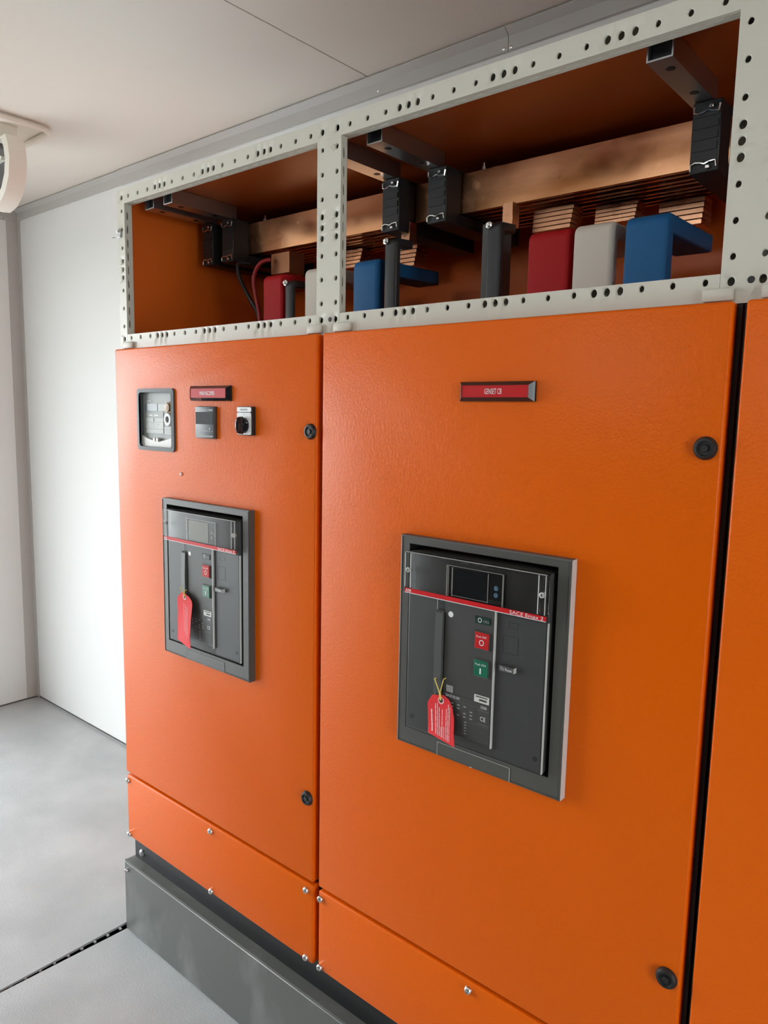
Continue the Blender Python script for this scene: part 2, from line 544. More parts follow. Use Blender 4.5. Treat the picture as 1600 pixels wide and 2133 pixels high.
def cabinet(x0, label, first, cuts):
    t = thing('switchgear_cabinet', (x0 + 0.4, 0.3, -1.524), label, 'cabinet', 'switchgear row')
    x1 = x0 + 0.8
    # frame rails and posts of perforated steel profile
    mb = MB()
    mb.perf(lambda u, v, d: (u, d, v), x0, x1, 0.352, 0.3895, rail_holes(x0, x1, 0.3682))
    hs = [(x0 + 0.0255 + 0.0352 * i, 0.012, 0.0105, 0.0018) for i in range(22)]
    mb.perf(lambda u, v, d: (u, v, 0.352 + d), x0, x1, 0.0, 0.024, hs)
    mb.box(x0, x1, 0, 0.024, 0.352, 0.3895, skip='fd')
    obj('top_rail', mb, STEEL, t)
    pl, pr = (x0, x0 + 0.035) if first else (x0, x0 + 0.0325)
    a, b = pr + 0.0005, x1 - 0.0345
    mb = MB()
    mb.perf(lambda u, v, d: (u, d, v), a, b, -0.026, 0.0117, rail_holes(a, b, 0.0017))
    mb.box(a, b, 0, 0.024, -0.026, 0.0117, skip='f')
    obj('bottom_rail', mb, STEEL, t)
    for qa, qb, cx, vis in ((pl, pr, pl + 0.0203, True), (x1 - 0.034, x1, x1 - 0.0203, False)):
        mb = MB()
        dp = 0.022 if first and vis else 0.0175
        H = [(z, cx, 0.0046, 0.0041) for z in PZ] + [(z, cx, 0.0062, 0.0053) for z in TZ] + [(0.0004, cx, 0.0062, 0.0053)]
        mb.perf(lambda u, v, d: (v, d, u), -0.030, 0.352, qa, qb, H)
        if vis:
            mb.perf(lambda u, v, d: (qb - d, v, u), -0.030, 0.352, 0.0, dp, [(z, 0.0085, 0.0105, 0.0017) for z in SZ], 16, 0.0014)
        mb.box(qa, qb, 0, dp, -0.030, 0.352, skip='fr' if vis else 'f')
        obj('corner_post', mb, STEEL, t)
    if not first:
        obj('bolt', MB().lathe((x0 + 0.006, 0, 0.0004), 'y', [(0.005, -0.0002), (0.004, -0.0015), (0, -0.0015)], 10), BLACK, t)
        obj('bolt', MB().lathe((x0 + 0.009, 0, 0.333), 'y', [(0.0075, 0), (0.006, -0.002), (0.003, -0.0022), (0.0025, -0.001), (0, -0.001)], 12), STEEL, t)
    # sheet panels of the busbar chamber and body
    if first:
        obj('side_panel', MB().box(x0 + 0.006, x0 + 0.010, 0.0225, 0.600, -1.438, 0.372), ORANGE_IN, t)
    if x0 > 1.3:
        obj('side_panel', MB().box(x1 - 0.010, x1 - 0.006, 0.002, 0.600, -1.438, 0.372), ORANGE_IN, t)
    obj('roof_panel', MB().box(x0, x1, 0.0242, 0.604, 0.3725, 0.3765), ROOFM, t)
    obj('rear_panel', MB().box(x0, x1, 0.600, 0.604, -1.438, 0.3725), ORANGE_IN, t)
    obj('floor_panel', MB().box(x0, x1, 0.001, 0.604, -1.4385, -1.436), BLACKPAINT, t)
    for a, b in ((x0 + 0.002, x0 + 0.030), (x1 - 0.030, x1 - 0.002)):
        obj('door_frame', MB().box(a, b, 0.0002, 0.020, -1.435, -0.0315), BLACK, t)
    # door
    dx0, dx1 = x0 + 0.009, x0 + 0.7922
    door = obj('door', MB().box(dx0, dx1, -0.024, -0.0005, -1.2403, -0.0290, 0.0045, 3), ORANGE, t)
    if cuts:
        cut(door, cuts)
    lock(door, x0 + 0.7772 if first else x0 + 0.7708, -0.2285, 0)
    lock(door, x0 + 0.7735 if first else x0 + 0.7720, -1.0422, 0)
    if first:
        hexbolt('screw', door, (0.1115, -0.024, -0.3482), 0.0042, 0.004)
    lp = obj('lower_panel', MB().box(dx0, dx1, -0.023, 0.0, -1.4424, -1.2492, 0.0045, 3), ORANGE, t)
    for sx in (dx0 + 0.0075, x0 + 0.4135, dx1 - 0.022):
        for sz in (-1.2688, -1.4365):
            hexbolt('screw', lp, (sx, -0.023, sz + 0.0025), 0.0082, 0.0075)
    # hinge and stop lugs on the lower rail
    for lx0, lx1 in ((x0 + 0.022, x0 + 0.069), (x0 + 0.745, x0 + 0.786)):
        obj('lug', MB().box(lx0, lx1, -0.0085, -0.0005, -0.0265, -0.0085, 0.003, 2), STEEL, t)
    # base frame
    bf = obj('base_frame', MB().box(x0, x1, 0.004, 0.045, -1.524, -1.4385).box(x0, x0 + 0.04, 0.045, 0.6, -1.524, -1.4385).box(x1 - 0.04, x1, 0.045, 0.6, -1.524, -1.4385), BLACKPAINT, t)
    if first:
        hexbolt('bolt', bf, (x0 + 0.037, 0.004, -1.500), 0.0115, 0.006, ZINC)
    return t


BO = (0.8595, 1.1640, -0.7835, -0.4265)        # opening in the mid breaker's door flange
DX1 = -0.7925
cab1 = cabinet(-0.2, 'leftmost orange switchgear cabinet with a meter window and selector switch on its door', True,
               [(BO[0] + DX1, BO[1] + DX1, BO[2], BO[3]), (-0.0705, 0.0795, -0.2865, -0.1435)])
cab2 = cabinet(0.6, 'wide middle orange cabinet with only a red name plate above its breaker', False, [BO])
cab3 = cabinet(1.4, 'right-hand orange cabinet cut off by the edge of the photo', False, None)
obj('inner_post', MB().box(0.772, 0.823, 0.300, 0.336, -0.6, 0.2215), INNERSTEEL, cab2)
obj('inner_post', MB().box(0.200, 0.244, 0.345, 0.380, -0.6, 0.18), INNERSTEEL, cab1)
# earthing clip on the left post
clip = obj('earth_clip', MB().box(-0.1955, -0.1805, -0.004, -0.0002, 0.266, 0.290, 0.001, 1), ZINC, cab1)
obj('screw', MB().lathe((-0.1895, -0.004, 0.2835), 'y', [(0.0045, 0), (0.0045, -0.004), (0.002, -0.0055), (0, -0.0055)], 10), CHROME, clip)
obj('wire_end', MB().tube([(-0.186, -0.003, 0.2680), (-0.196, -0.004, 0.2672), (-0.206, -0.006, 0.2690), (-0.212, -0.010, 0.2680)], 0.0012, 6), ZINC, clip)

# plinth under the row
pl = thing('plinth', (1.0, 0.3, FLOOR), 'low dark grey scuffed plinth under the orange cabinets', 'plinth')
obj('channel', MB().box(-0.206, 2.2, -0.0215, 0.61, FLOOR, -1.5245), PLINTHM, pl)
obj('front_plate', MB().box(-0.2065, 2.2, -0.029, -0.022, FLOOR + 0.001, -1.5285, 0.0015, 1), PLINTHM, pl)
obj('edge_strip', MB().box(-0.2065, 2.2, -0.027, -0.0225, -1.5284, -1.5225), PLINTHM, pl)
hexbolt('bolt', pl, (-0.188, -0.029, -1.548), 0.006, 0.010, ZINC)


# ------------------------------------------------------------------ circuit breakers
def breaker(dx, dy, label, lit):
    t = thing('circuit_breaker', (1.013 + dx, -0.03, -0.8165), label, 'circuit breaker', 'circuit breakers in the doors')
    X = lambda x: x + dx
    # flange screwed on the door
    fl = MB()
    o = [(X(0.8395), -0.8165), (X(1.1870), -0.8165), (X(1.1870), -0.4120), (X(0.8395), -0.4120)]
    i_ = [(X(BO[0]), BO[2]), (X(BO[1]), BO[2]), (X(BO[1]), BO[3]), (X(BO[0]), BO[3])]
    ring(fl, o, i_, -0.0400, -0.0241)
    flange = obj('door_flange', fl, FLANGE, t, smooth=False)
    li = MB()
    ring(li, [(X(BO[0]) + 0.0004, BO[2] + 0.0004), (X(BO[1]) - 0.0004, BO[2] + 0.0004), (X(BO[1]) - 0.0004, BO[3] - 0.0004), (X(BO[0]) + 0.0004, BO[3] - 0.0004)], [(X(BO[0]) + 0.001, BO[2] + 0.001), (X(BO[1]) - 0.001, BO[2] + 0.001), (X(BO[1]) - 0.001, BO[3] - 0.001), (X(BO[0]) + 0.001, BO[3] - 0.001)], -0.0385, 0.02)
    obj('recess_liner', li, BLACK, flange, smooth=False)
    fe = MB()
    s = 0.003
    ring(fe, [(X(0.8395), -0.8165), (X(1.1870), -0.8165), (X(1.1870), -0.4120), (X(0.8395), -0.4120)],
         [(X(0.8395) + s, -0.8165 + s), (X(1.1870) - s, -0.8165 + s), (X(1.1870) - s, -0.4120 - s), (X(0.8395) + s, -0.4120 - s)], -0.0400, -0.0395, -0.0412)
    obj('rim', fe, FLANGE, flange, smooth=False)
    if not lit:
        obj('lit_side_strip', MB().box(X(1.1870), X(1.1876), -0.0398, -0.0242, -0.8160, -0.4125), LINEP, flange, label='pale strip painting the light on the flange side')  # light from the right painted onto this flange's side
    tab = obj('access_tab', MB().box(X(0.9370), X(1.0905), -0.0409, -0.0402, -0.8158, -0.7915), FLANGE, flange)
    e = 0.0006
    obj('outline', MB().box(X(0.9362), X(0.9368), -0.0412, -0.0401, -0.8162, -0.7908).box(X(1.0907), X(1.0915), -0.0412, -0.0401, -0.8162, -0.7908)
        .box(X(0.9362), X(1.0915), -0.0412, -0.0401, -0.7913, -0.7907).box(X(1.010), X(1.014), -0.0415, -0.0401, -0.8166, -0.8150), LINEP if not lit else GREYP, flange)
    Y = -0.048 + dy
    # body
    body = obj('front_cover', MB().box(X(0.8665), X(1.1550), Y, 0.10, -0.7790, -0.4385, 0.002, 2), BODY, t)
    obj('textured_field', MB().box(X(0.8700), X(0.9325), Y - 0.0005, Y, -0.7750, -0.5200), BODYGRID, body, smooth=False)
    obj('textured_field', MB().box(X(1.0625), X(1.1520), Y - 0.0005, Y, -0.7750, -0.5200), BODYGRID, body, smooth=False)
    obj('edge_line', MB().box(X(1.1542), X(1.1554), Y - 0.0006, Y + 0.004, -0.778, -0.520), LINEP, body)  # light on the body's right edge, painted as a pale line
    obj('edge_line', MB().box(X(0.9332), X(0.9342), Y - 0.0008, Y, -0.700, -0.518), LINEP, body)
    for hx, hz in ((0.8805, -0.7547), (1.1425, -0.7540)):
        obj('screw_hole', MB().lathe((X(hx), Y - 0.0003, hz), 'y', [(0.0045, 0), (0.0045, -0.0006), (0, -0.0006)], 14), BLACK, body)
    # raised middle field
    mid = obj('control_panel', MB().box(X(0.9540), X(1.0575), Y - 0.005, Y, -0.7600, -0.5100, 0.001, 1).box(X(0.9342), X(0.9540), Y - 0.0020, Y, -0.7600, -0.7020), BODY, t)
    obj('edge_strip', MB().box(X(1.0575), X(1.0592), Y - 0.0058, Y - 0.0006, -0.7620, -0.5120), LINEP, mid, label='pale strip painting the light caught right of the controls')  # light caught by the raised panel's side, painted pale
    YP = Y - 0.005
    # charging lever in its slot
    obj('lever_slot', MB().box(X(0.9345), X(0.9535), Y - 0.0006, Y, -0.7000, -0.5140), BLACK, t)
    lv = [(Y - 0.0007, -0.690), (Y - 0.0007, -0.540), (Y - 0.004, -0.536), (Y - 0.009, -0.540), (Y - 0.011, -0.600), (Y - 0.010, -0.690)]
    obj('charging_lever', MB().prism(lv, 'x', X(0.9362), X(0.9522)), LEVER, t)
    obj('sticker_dot', MB().lathe((X(0.9670), YP - 0.0002, -0.5395), 'y', [(0.0053, 0), (0.0053, -0.0003), (0, -0.0003)], 20), WHITEP, mid)
    # windows and buttons
    ow = obj('position_window', MB().box(X(1.0190), X(1.0490), YP - 0.0012, YP, -0.5440, -0.5315), BLACK if lit else DKGREEN, t)
    text('O', X(1.0285), -0.5378, YP - 0.0014, 0.0080, 0.0085, WHITEP, ow)
    text('OPEN', X(1.0415), -0.5388, YP - 0.0014, 0.012, 0.0045, GREYP, ow)
    for nm, s1, s2, zt, mm in (('off_button', 'Push OFF', 'O', -0.5575, REDP), ('on_button', 'Push ON', 'I', -0.6070, GREENP)):
        fr = MB()
        x0, x1, z1, z0 = X(1.0190), X(1.0500), zt, zt - 0.0315
        ring(fr, [(x0, z0), (x1, z0), (x1, z1), (x0, z1)], [(x0 + 0.0015, z0 + 0.0015), (x1 - 0.0012, z0 + 0.0015), (x1 - 0.0012, z1 - 0.0012), (x0 + 0.0015, z1 - 0.0012)], YP - 0.002, YP)
        b = obj(nm, MB().box(x0 + 0.0017, x1 - 0.0014, YP - 0.0035, YP, z0 + 0.0017, z1 - 0.0014, 0.0006, 1), mm, t)
        obj('surround', fr, FLANGE, b, smooth=False)
        text(s1, (x0 + x1) / 2, z1 - 0.0085, YP - 0.0037, 0.021, 0.0036, WHITEP, b)
        if s2 == 'O':
            text('O', (x0 + x1) / 2 + 0.0005, z0 + 0.0125, YP - 0.0037, 0.0100, 0.0105, WHITEP, b)
        else:
            obj('lettering', MB().box((x0 + x1) / 2 - 0.0013, (x0 + x1) / 2 + 0.0013, YP - 0.0038, YP - 0.0036, z0 + 0.0065, z0 + 0.0165), WHITEP, b)
    sw = obj('spring_window', MB().box(X(1.0225), X(1.0527), YP - 0.0012, YP, -0.6845, -0.6715), WHITEBODY, t)
    marks([(X(1.0260), X(1.0500), -0.6742, 0.002), (X(1.033), X(1.0485), -0.6795, 0.0035)], YP - 0.0015, BODY, sw)
    # rating plate printed on the middle field
    rp = obj('rating_plate', MB().box(X(0.9560), X(1.0555), YP - 0.0006, YP, -0.7530, -0.6840), BODY, t)
    fine = []
    for r in range(4):
        for c in range(5):
            if (r + c) % 5 != 4:
                fine.append((X(0.9600 + c * 0.0135), X(0.9600 + c * 0.0135 + 0.0055), -0.7010 - r * 0.0062, 0.0022))
    for c in range(5):
        fine.append((X(1.0030), X(1.0080), -0.7290 - c * 0.0052, 0.0018))
    marks(fine, YP - 0.0009, GREYP, rp)
    marks([(X(0.9565), X(1.0550), -0.6945, 0.0005), (X(0.9565), X(1.0550), -0.7265, 0.0005), (X(0.9565), X(1.0550), -0.7525, 0.0005),
           (X(1.0545), X(1.0550), -0.7240, 0.058), (X(1.0290), X(1.0294), -0.7130, 0.028), (X(1.0000), X(1.0004), -0.7395, 0.026),
           (X(1.0300), X(1.0530), -0.6985, 0.0015), (X(1.0300), X(1.0530), -0.7235, 0.0015)], YP - 0.0009, DIMP, rp)
    if not lit:
        text('SACE E2.2N', X(0.9765), -0.6890, YP - 0.0009, 0.0300, 0.0045, WHITEP, rp)
        obj('code_sticker', MB().box(X(0.9620), X(0.9765), YP - 0.0005, YP, -0.6825, -0.6700), GREYP, mid)
    text('2500', X(1.0425), -0.6920, YP - 0.0009, 0.0125, 0.0050, WHITEP, rp)
    text('CE', X(1.0415), -0.7130, YP - 0.0009, 0.0110, 0.0080, WHITEP, rp)
    # right field: knock-outs and reset button
    kl = MB()
    for x0, x1, z0, z1 in ((1.0830, 1.1010, -0.5410, -0.5310), (1.0725, 1.1020, -0.5865, -0.5550)):
        ring(kl, [(X(x0), z0), (X(x1), z0), (X(x1), z1), (X(x0), z1)], [(X(x0) + 0.0008, z0 + 0.0008), (X(x1) - 0.0008, z0 + 0.0008), (X(x1) - 0.0008, z1 - 0.0008), (X(x0) + 0.0008, z1 - 0.0008)], Y - 0.0007, Y)
    obj('knockout_outline', kl, BLACK, body, smooth=False)
    rb = obj('reset_button', MB().box(X(1.0719), X(1.1000), Y - 0.0095, Y, -0.6165, -0.6065, 0.0008, 1), LEVER, t)
    text('TU Reset', X(1.0860), -0.6115, Y - 0.0097, 0.0225, 0.0048, WHITEP, rb)
    obj('end_face', MB().box(X(1.1000), X(1.1005), Y - 0.0090, Y - 0.0005, -0.6160, -0.6070), LINEP, rb)
    # trip unit with its display behind the clear cover
    tu = obj('trip_unit', MB().box(X(0.9560), X(1.0720), Y - 0.0045, Y, -0.5080, -0.4515, 0.001, 1), TRIPM, t)
    obj('display', MB().box(X(0.9685), X(1.0410), Y - 0.0055, Y - 0.0046, -0.5030, -0.4560), SCREEN_LIT if lit else SCREEN, tu)
    for zz in (-0.4775, -0.4895):
        obj('round_button', MB().lathe((X(1.0575), Y - 0.0045, zz), 'y', [(0.0045, 0), (0.0040, -0.0012), (0.0018, -0.0014), (0, -0.0010)], 14), BLUEBTN if not lit else GREYP, tu)
    for nm, q in (('edge_glint', (0.9552, 0.9574, -0.5075, -0.4515)), ('edge_glint', (0.9592, 0.9600, -0.5070, -0.4530)), ('edge_glint', (0.9668, 0.9688, -0.5060, -0.4545)),
                  ('edge_glint', (1.0412, 1.0424, -0.5055, -0.4550)), ('edge_glint', (1.0702, 1.0724, -0.5080, -0.4520)), ('edge_glint', (0.9575, 1.0702, -0.4524, -0.4512)),
                  ('edge_glint', (0.9688, 1.0412, -0.5048, -0.5038))):
        obj(nm, MB().box(X(q[0]), X(q[1]), Y - 0.0062, Y - 0.0044, q[2], q[3]), WHITEBODY if q[3] - q[2] > 0.03 else LINEP, tu)  # highlights of the raised edges, painted as pale strips
    obj('usb_door', MB().box(X(1.0440), X(1.0690), Y - 0.0056, Y - 0.0046, -0.5060, -0.4985, 0.0003, 1), BODY, tu)
    if not lit:
        marks([(X(0.938), X(0.953), -0.4435, 0.0018), (X(0.9800), X(0.9980), -0.4450, 0.0026), (X(1.008), X(1.020), -0.4440, 0.0016), (X(1.026), X(1.036), -0.4440, 0.0016)], Y - 0.0003, DIMP, tu)
    # clear plastic cover: front, top lip and two moulded end ribs
    y0, y1 = Y - 0.0125, Y - 0.0105
    cv = MB().box(X(0.8665), X(1.1560), y0, y1, -0.5060, -0.4375, 0.0005, 1).box(X(0.8665), X(1.1560), y1, Y - 0.0003, -0.4395, -0.4375)
    cover = obj('clear_cover', cv, CLEAR, t)
    for xx in (0.8665, 0.8785, 1.1390, 1.1540):
        obj('cover_rib', MB().box(X(xx), X(xx + 0.0022), y0 - 0.0012, Y - 0.0003, -0.5058, -0.4380, 0.0004, 1), CLEAR, cover)
    for xx in (0.8735, 1.1475):
        obj('cover_screw', MB().lathe((X(xx), y0, -0.4720), 'y', [(0.0048, 0.006), (0.0048, -0.001), (0.0030, -0.002), (0.0022, 0.0), (0, 0.0)], 16), LINEP, cover)
        obj('rib_glint', MB().tube([(X(xx - 0.0062), y0 - 0.0006, -0.504), (X(xx - 0.0062), y0 - 0.0006, -0.440)], 0.0008, 6).tube([(X(xx + 0.0066), y0 - 0.0006, -0.504), (X(xx + 0.0066), y0 - 0.0006, -0.440)], 0.0008, 6), LINEP, cover)  # painted highlights along the rounded cover ends
    obj('top_edge', MB().box(X(0.8665), X(1.1560), y0 - 0.0006, y0, -0.4392, -0.4376), GREYP, cover)
    rs = obj('red_strip', MB().box(X(0.8665), X(1.1560), y0 - 0.0002, y1, -0.5138, -0.5060), REDSTRIP, t)
    obj('white_line', MB().box(X(0.8665), X(1.1560), y0 - 0.0003, y1, -0.5150, -0.5139), WHITEP, rs)
    text('SACE Emax 2', X(1.1210), -0.5099, y0 - 0.0005, 0.0620, 0.0058, WHITEP, rs)
    text('ABB', X(0.8755), -0.5100, y0 - 0.0005, 0.0130, 0.0052, WHITEP, rs)
    return t


br2 = breaker(0, 0, 'circuit breaker in the middle cabinet door with two blue buttons beside a dark screen', False)
br1 = breaker(DX1, 0.006, 'circuit breaker in the leftmost cabinet door with a pale grey display', True)


# ------------------------------------------------------------------ red tags on the charging levers
def tag(pts, eye, s0, s1, knot, y, label, curl, rows):
    t = thing('warning_tag', (eye[0], y, min(p[1] for p in pts)), label, 'tag', 'red tags tied to the breaker levers')
    cx = sum(p[0] for p in pts) / len(pts)
    zt = eye[1]

    def Y(x, z):                                # the card curls away at its lower end
        return y - curl * max(0.0, zt - z) ** 2 * 6 - 0.004 * math.sin((x - cx) * 40) * min(1.0, max(0, zt - z) * 20)
    n = len(pts)
    # card as a strip grid between left and right outlines
    zs = sorted(p[1] for p in pts)
    z0, z1 = zs[0], zs[-1]
    NR, NC = 16, 8

    def span(z):
        xs = []
        for a, b in zip(pts, pts[1:] + pts[:1]):
            if (a[1] - z) * (b[1] - z) <= 0 and a[1] != b[1]:
                xs.append(a[0] + (b[0] - a[0]) * (z - a[1]) / (b[1] - a[1]))
        return (min(xs), max(xs)) if xs else (cx, cx)
    V, F = [], []
    for side in (0, 0.0007):
        for i in range(NR + 1):
            z = z0 + (z1 - z0) * (0.002 + 0.996 * i / NR)
            a, b = span(z)
            for j in range(NC + 1):
                x = a + (b - a) * j / NC
                V.append((x, Y(x, z) + side, z))
    W_ = NC + 1
    K = W_ * (NR + 1)
    for i in range(NR):
        for j in range(NC):
            q = i * W_ + j
            F += [(q, q + 1, q + W_ + 1, q + W_), (K + q, K + q + W_, K + q + W_ + 1, K + q + 1)]
    for i in range(NR):
        for j in (0, NC):
            q = i * W_ + j
            F.append((q, q + W_, K + q + W_, K + q))
    for j in range(NC):
        for i in (0, NR):
            q = i * W_ + j
            F.append((q, q + 1, K + q + 1, K + q))
    card = obj('card', MB().add(V, F), TAGRED, t)
    ye = Y(*eye)
    obj('eyelet', MB().lathe((eye[0], ye, eye[1]), 'y', [(0.0068, 0), (0.0068, -0.0006), (0.0052, -0.0008), (0.0042, -0.0003), (0.0042, 0.0)], 20), TAGPRINT, card)
    obj('punched_hole', MB().lathe((eye[0], ye, eye[1]), 'y', [(0.0040, 0), (0.0040, -0.0005), (0, -0.0005)], 16), BLACK, card)
    mb = MB()
    for x, za, zb, wd in rows:
        N = 15
        for k in range(N):
            a, b = za + (zb - za) * k / N, za + (zb - za) * (k + 0.80 + 0.19 * ((k * 7 + len(rows)) % 3 > 0)) / N
            xx = x + (0.010 * ((zt - (a + b) / 2) / 0.08) ** 2)
            P = [(xx - wd / 2, a), (xx + wd / 2, a), (xx + wd / 2, b), (xx - wd / 2, b)]
            mb.add([(p[0], Y(*p) - 0.0005, p[1]) for p in P], [(0, 1, 2, 3)])
    obj('print', mb, TAGPRINT, card, smooth=False)
    obj('string', MB().tube([(s0[0], y - 0.005, s0[1]), (knot[0] - 0.001, y - 0.003, knot[1]), (eye[0] - 0.001, ye - 0.0015, eye[1] + 0.001)], 0.0009, 6)
        .tube([(s1[0], y - 0.005, s1[1]), (knot[0] + 0.001, y - 0.003, knot[1]), (eye[0] + 0.001, ye - 0.0015, eye[1] + 0.001)], 0.0009, 6)
        .tube([(s0[0], y - 0.005, s0[1]), (s0[0], y + 0.002, s0[1])], 0.0009, 6).tube([(s1[0], y - 0.005, s1[1]), (s1[0], y + 0.002, s1[1])], 0.0009, 6), YELLOW, t)
    return t


def sc(p, k):                                   # outlines were measured on a plane a little nearer
    return (1.7048 + (p[0] - 1.7048) * k, -0.1902 + (p[1] + 0.1902) * k)


k2 = 1.0076
T2 = [sc(p, k2) for p in ((0.9428, -0.6881), (0.9297, -0.7088), (0.9323, -0.7402), (0.9357, -0.7677), (0.9727, -0.7666), (1.0007, -0.7691), (0.995, -0.7495), (0.9917, -0.7229), (0.985, -0.7023), (0.9757, -0.6886), (0.9661, -0.6861))]
e2 = sc((0.9606, -0.697), k2)
tag(T2, e2, sc((0.9484, -0.658), k2), sc((0.9685, -0.6537), k2), sc((0.9591, -0.6804), k2), -0.0585,
    'red tag with a clear round eyelet hanging on the middle cabinet breaker', 0.25,
    [(e2[0] - 0.0215, -0.762, -0.722, 0.0036), (e2[0] - 0.0120, -0.764, -0.7085, 0.0022), (e2[0] - 0.0078, -0.765, -0.7065, 0.0020), (e2[0] - 0.0035, -0.765, -0.714, 0.0020),
     (e2[0] + 0.0008, -0.766, -0.748, 0.0018), (e2[0] + 0.0035, -0.766, -0.716, 0.0018), (e2[0] + 0.0080, -0.767, -0.746, 0.0018), (e2[0] + 0.0130, -0.767, -0.712, 0.0020), (e2[0] + 0.0170, -0.768, -0.703, 0.0020), (e2[0] + 0.0205, -0.768, -0.708, 0.0016)])
k1 = 1.0136
T1 = [sc(p, k1) for p in ((0.1753, -0.6311), (0.1573, -0.6459), (0.1532, -0.6536), (0.1536, -0.7054), (0.1659, -0.7598), (0.1989, -0.7597), (0.2316, -0.7606), (0.2204, -0.7386), (0.2177, -0.6928), (0.218, -0.6501), (0.1964, -0.6344))]
e1 = sc((0.1858, -0.6432), k1)
tag(T1, e1, sc((0.1756, -0.6194), k1), sc((0.1928, -0.6246), k1), sc((0.188, -0.637), k1), -0.0575,
    'crumpled red tag hanging on the leftmost cabinet breaker', 0.15,
    [(e1[0] - 0.004, -0.735, -0.665, 0.0010), (e1[0] + 0.004, -0.74, -0.668, 0.0012), (e1[0] + 0.0105, -0.745, -0.672, 0.0012)])


# ------------------------------------------------------------------ name plates, meters and selector on the doors
def nameplate(x0, x1, z0, z1, s, tw, label):
    t = thing('name_plate', ((x0 + x1) / 2, -0.03, z0), label, 'name plate', 'red name plates on the doors')
    mb = MB()
    bx, bz = 0.0080, 0.0064
    ring(mb, [(x0, z0), (x1, z0), (x1, z1), (x0, z1)], [(x0 + bx, z0 + bz), (x1 - bx, z0 + bz), (x1 - bx, z1 - bz), (x0 + bx, z1 - bz)], -0.0290, -0.0241, -0.0370)
    obj('bevelled_frame', mb, GLOSSBLACK, t, smooth=False)
    p = obj('red_plate', MB().box(x0 + bx, x1 - bx, -0.0360, -0.0290, z0 + bz, z1 - bz), REDP, t)
    text(s, (x0 + x1) / 2 - 0.002, (z0 + z1) / 2, -0.0362, tw, (z1 - z0) * 0.27, WHITEP, p)
    return t


nameplate(0.1620, 0.3160, -0.1660, -0.1310, 'MAIN INCOMER', 0.058, 'red name plate in a black frame above the small panel meter')
nameplate(0.9545, 1.1010, -0.1648, -0.1318, 'GENSET CB', 0.034, 'red name plate reading GENSET CB on the middle cabinet')

m = thing('energy_meter', (0.0045, -0.02, -0.2905), 'grey energy meter behind a rounded window at the left of the door', 'meter')
fr = MB()
ring(fr, rrect(-0.0795, 0.0885, -0.2945, -0.1355, 0.010), rrect(-0.0690, 0.0780, -0.2850, -0.1450, 0.009), -0.0290, -0.0241, -0.0300)
ring(fr, rrect(-0.0700, 0.0790, -0.2860, -0.1440, 0.010), rrect(-0.0690, 0.0780, -0.2850, -0.1450, 0.009), -0.0285, 0.010)
obj('window_frame', fr, RUBBER, m)
fc = obj('meter_face', MB().box(-0.0690, 0.0780, -0.0155, -0.006, -0.2850, -0.1450), METERG, m)
YM = -0.0155
mm = MB()
for x0, x1, z0, z1 in ((-0.050, 0.070, -0.1655, -0.1560),):
    mm.box(x0, x1, YM - 0.001, YM, z0, z1)
obj('label_field', MB().box(0.000, 0.066, YM - 0.0012, YM, -0.1925, -0.1745), METERL, fc)
obj('label_field', MB().box(-0.058, -0.002, YM - 0.0015, YM, -0.1925, -0.1740), METERD, fc)
obj('label_field', MB().box(-0.058, 0.024, YM - 0.0012, YM, -0.2090, -0.1945), METERG, fc)
obj('label_field', MB().box(-0.056, -0.020, YM - 0.0015, YM, -0.2205, -0.2102), METERL, fc)
obj('label_field', MB().box(-0.017, 0.024, YM - 0.0015, YM, -0.2205, -0.2102), METERL, fc)
obj('label_field', MB().box(-0.058, 0.024, YM - 0.0012, YM, -0.2385, -0.2215), METERL, fc)
obj('label_field', MB().box(-0.056, 0.024, YM - 0.0015, YM, -0.2500, -0.2400), METERL, fc)
obj('label_field', MB().box(0.028, 0.068, YM - 0.0015, YM, -0.2520, -0.2330), METERL, fc)
marks([(-0.055, -0.028, -0.1665, 0.002), (0.040, 0.058, -0.1665, 0.002), (-0.050, -0.020, -0.2265, 0.004), (-0.048, -0.018, -0.2345, 0.002), (-0.008, 0.002, -0.2280, 0.003), (-0.020, 0.010, -0.2450, 0.0025),
       (0.032, 0.060, -0.2390, 0.003), (0.032, 0.062, -0.2460, 0.003), (-0.058, 0.024, -0.2092, 0.0006), (-0.058, 0.024, -0.2210, 0.0008), (-0.058, 0.024, -0.2392, 0.0008), (-0.058, 0.068, -0.2532, 0.0008)], YM - 0.0017, METERD, fc)
marks([(-0.040, -0.024, -0.2035, 0.003), (-0.018, 0.002, -0.2035, 0.003)], YM - 0.0017, WHITEP, fc)
obj('round_button', MB().lathe((0.0500, YM, -0.1835), 'y', [(0.0150, 0), (0.0150, -0.0030), (0.0130, -0.0035), (0.0125, -0.002), (0.0115, -0.002), (0.0108, -0.008), (0, -0.009)], 24), TAN, fc)
rg = obj('optical_port', MB().lathe((0.0475, YM, -0.2135), 'y', [(0.0165, 0), (0.0165, -0.004), (0.0150, -0.0055), (0.0085, -0.0055), (0.0080, -0.001), (0, -0.001)], 28), WHITEP, fc)
obj('port_centre', MB().lathe((0.0475, YM, -0.2135), 'y', [(0.0078, -0.0012), (0.0070, -0.0022), (0, -0.0024)], 20), BLACK, rg)
arc = [(0.074 - 0.143 * i / 14, -0.2575 - 0.0125 * math.sin(PI * i / 14)) for i in range(15)]
ap = arc + [(-0.069, -0.2850), (0.078, -0.2850)]
obj('terminal_cover', MB().prism(ap, 'y', -0.0215, YM), WHITEBODY, m)
for xx in (-0.006, 0.008):
    obj('seal_screw', MB().lathe((xx, -0.0215, -0.2665), 'y', [(0.0052, 0.004), (0.0052, -0.004), (0.003, -0.005), (0, -0.0045)], 14), CHROME, m)

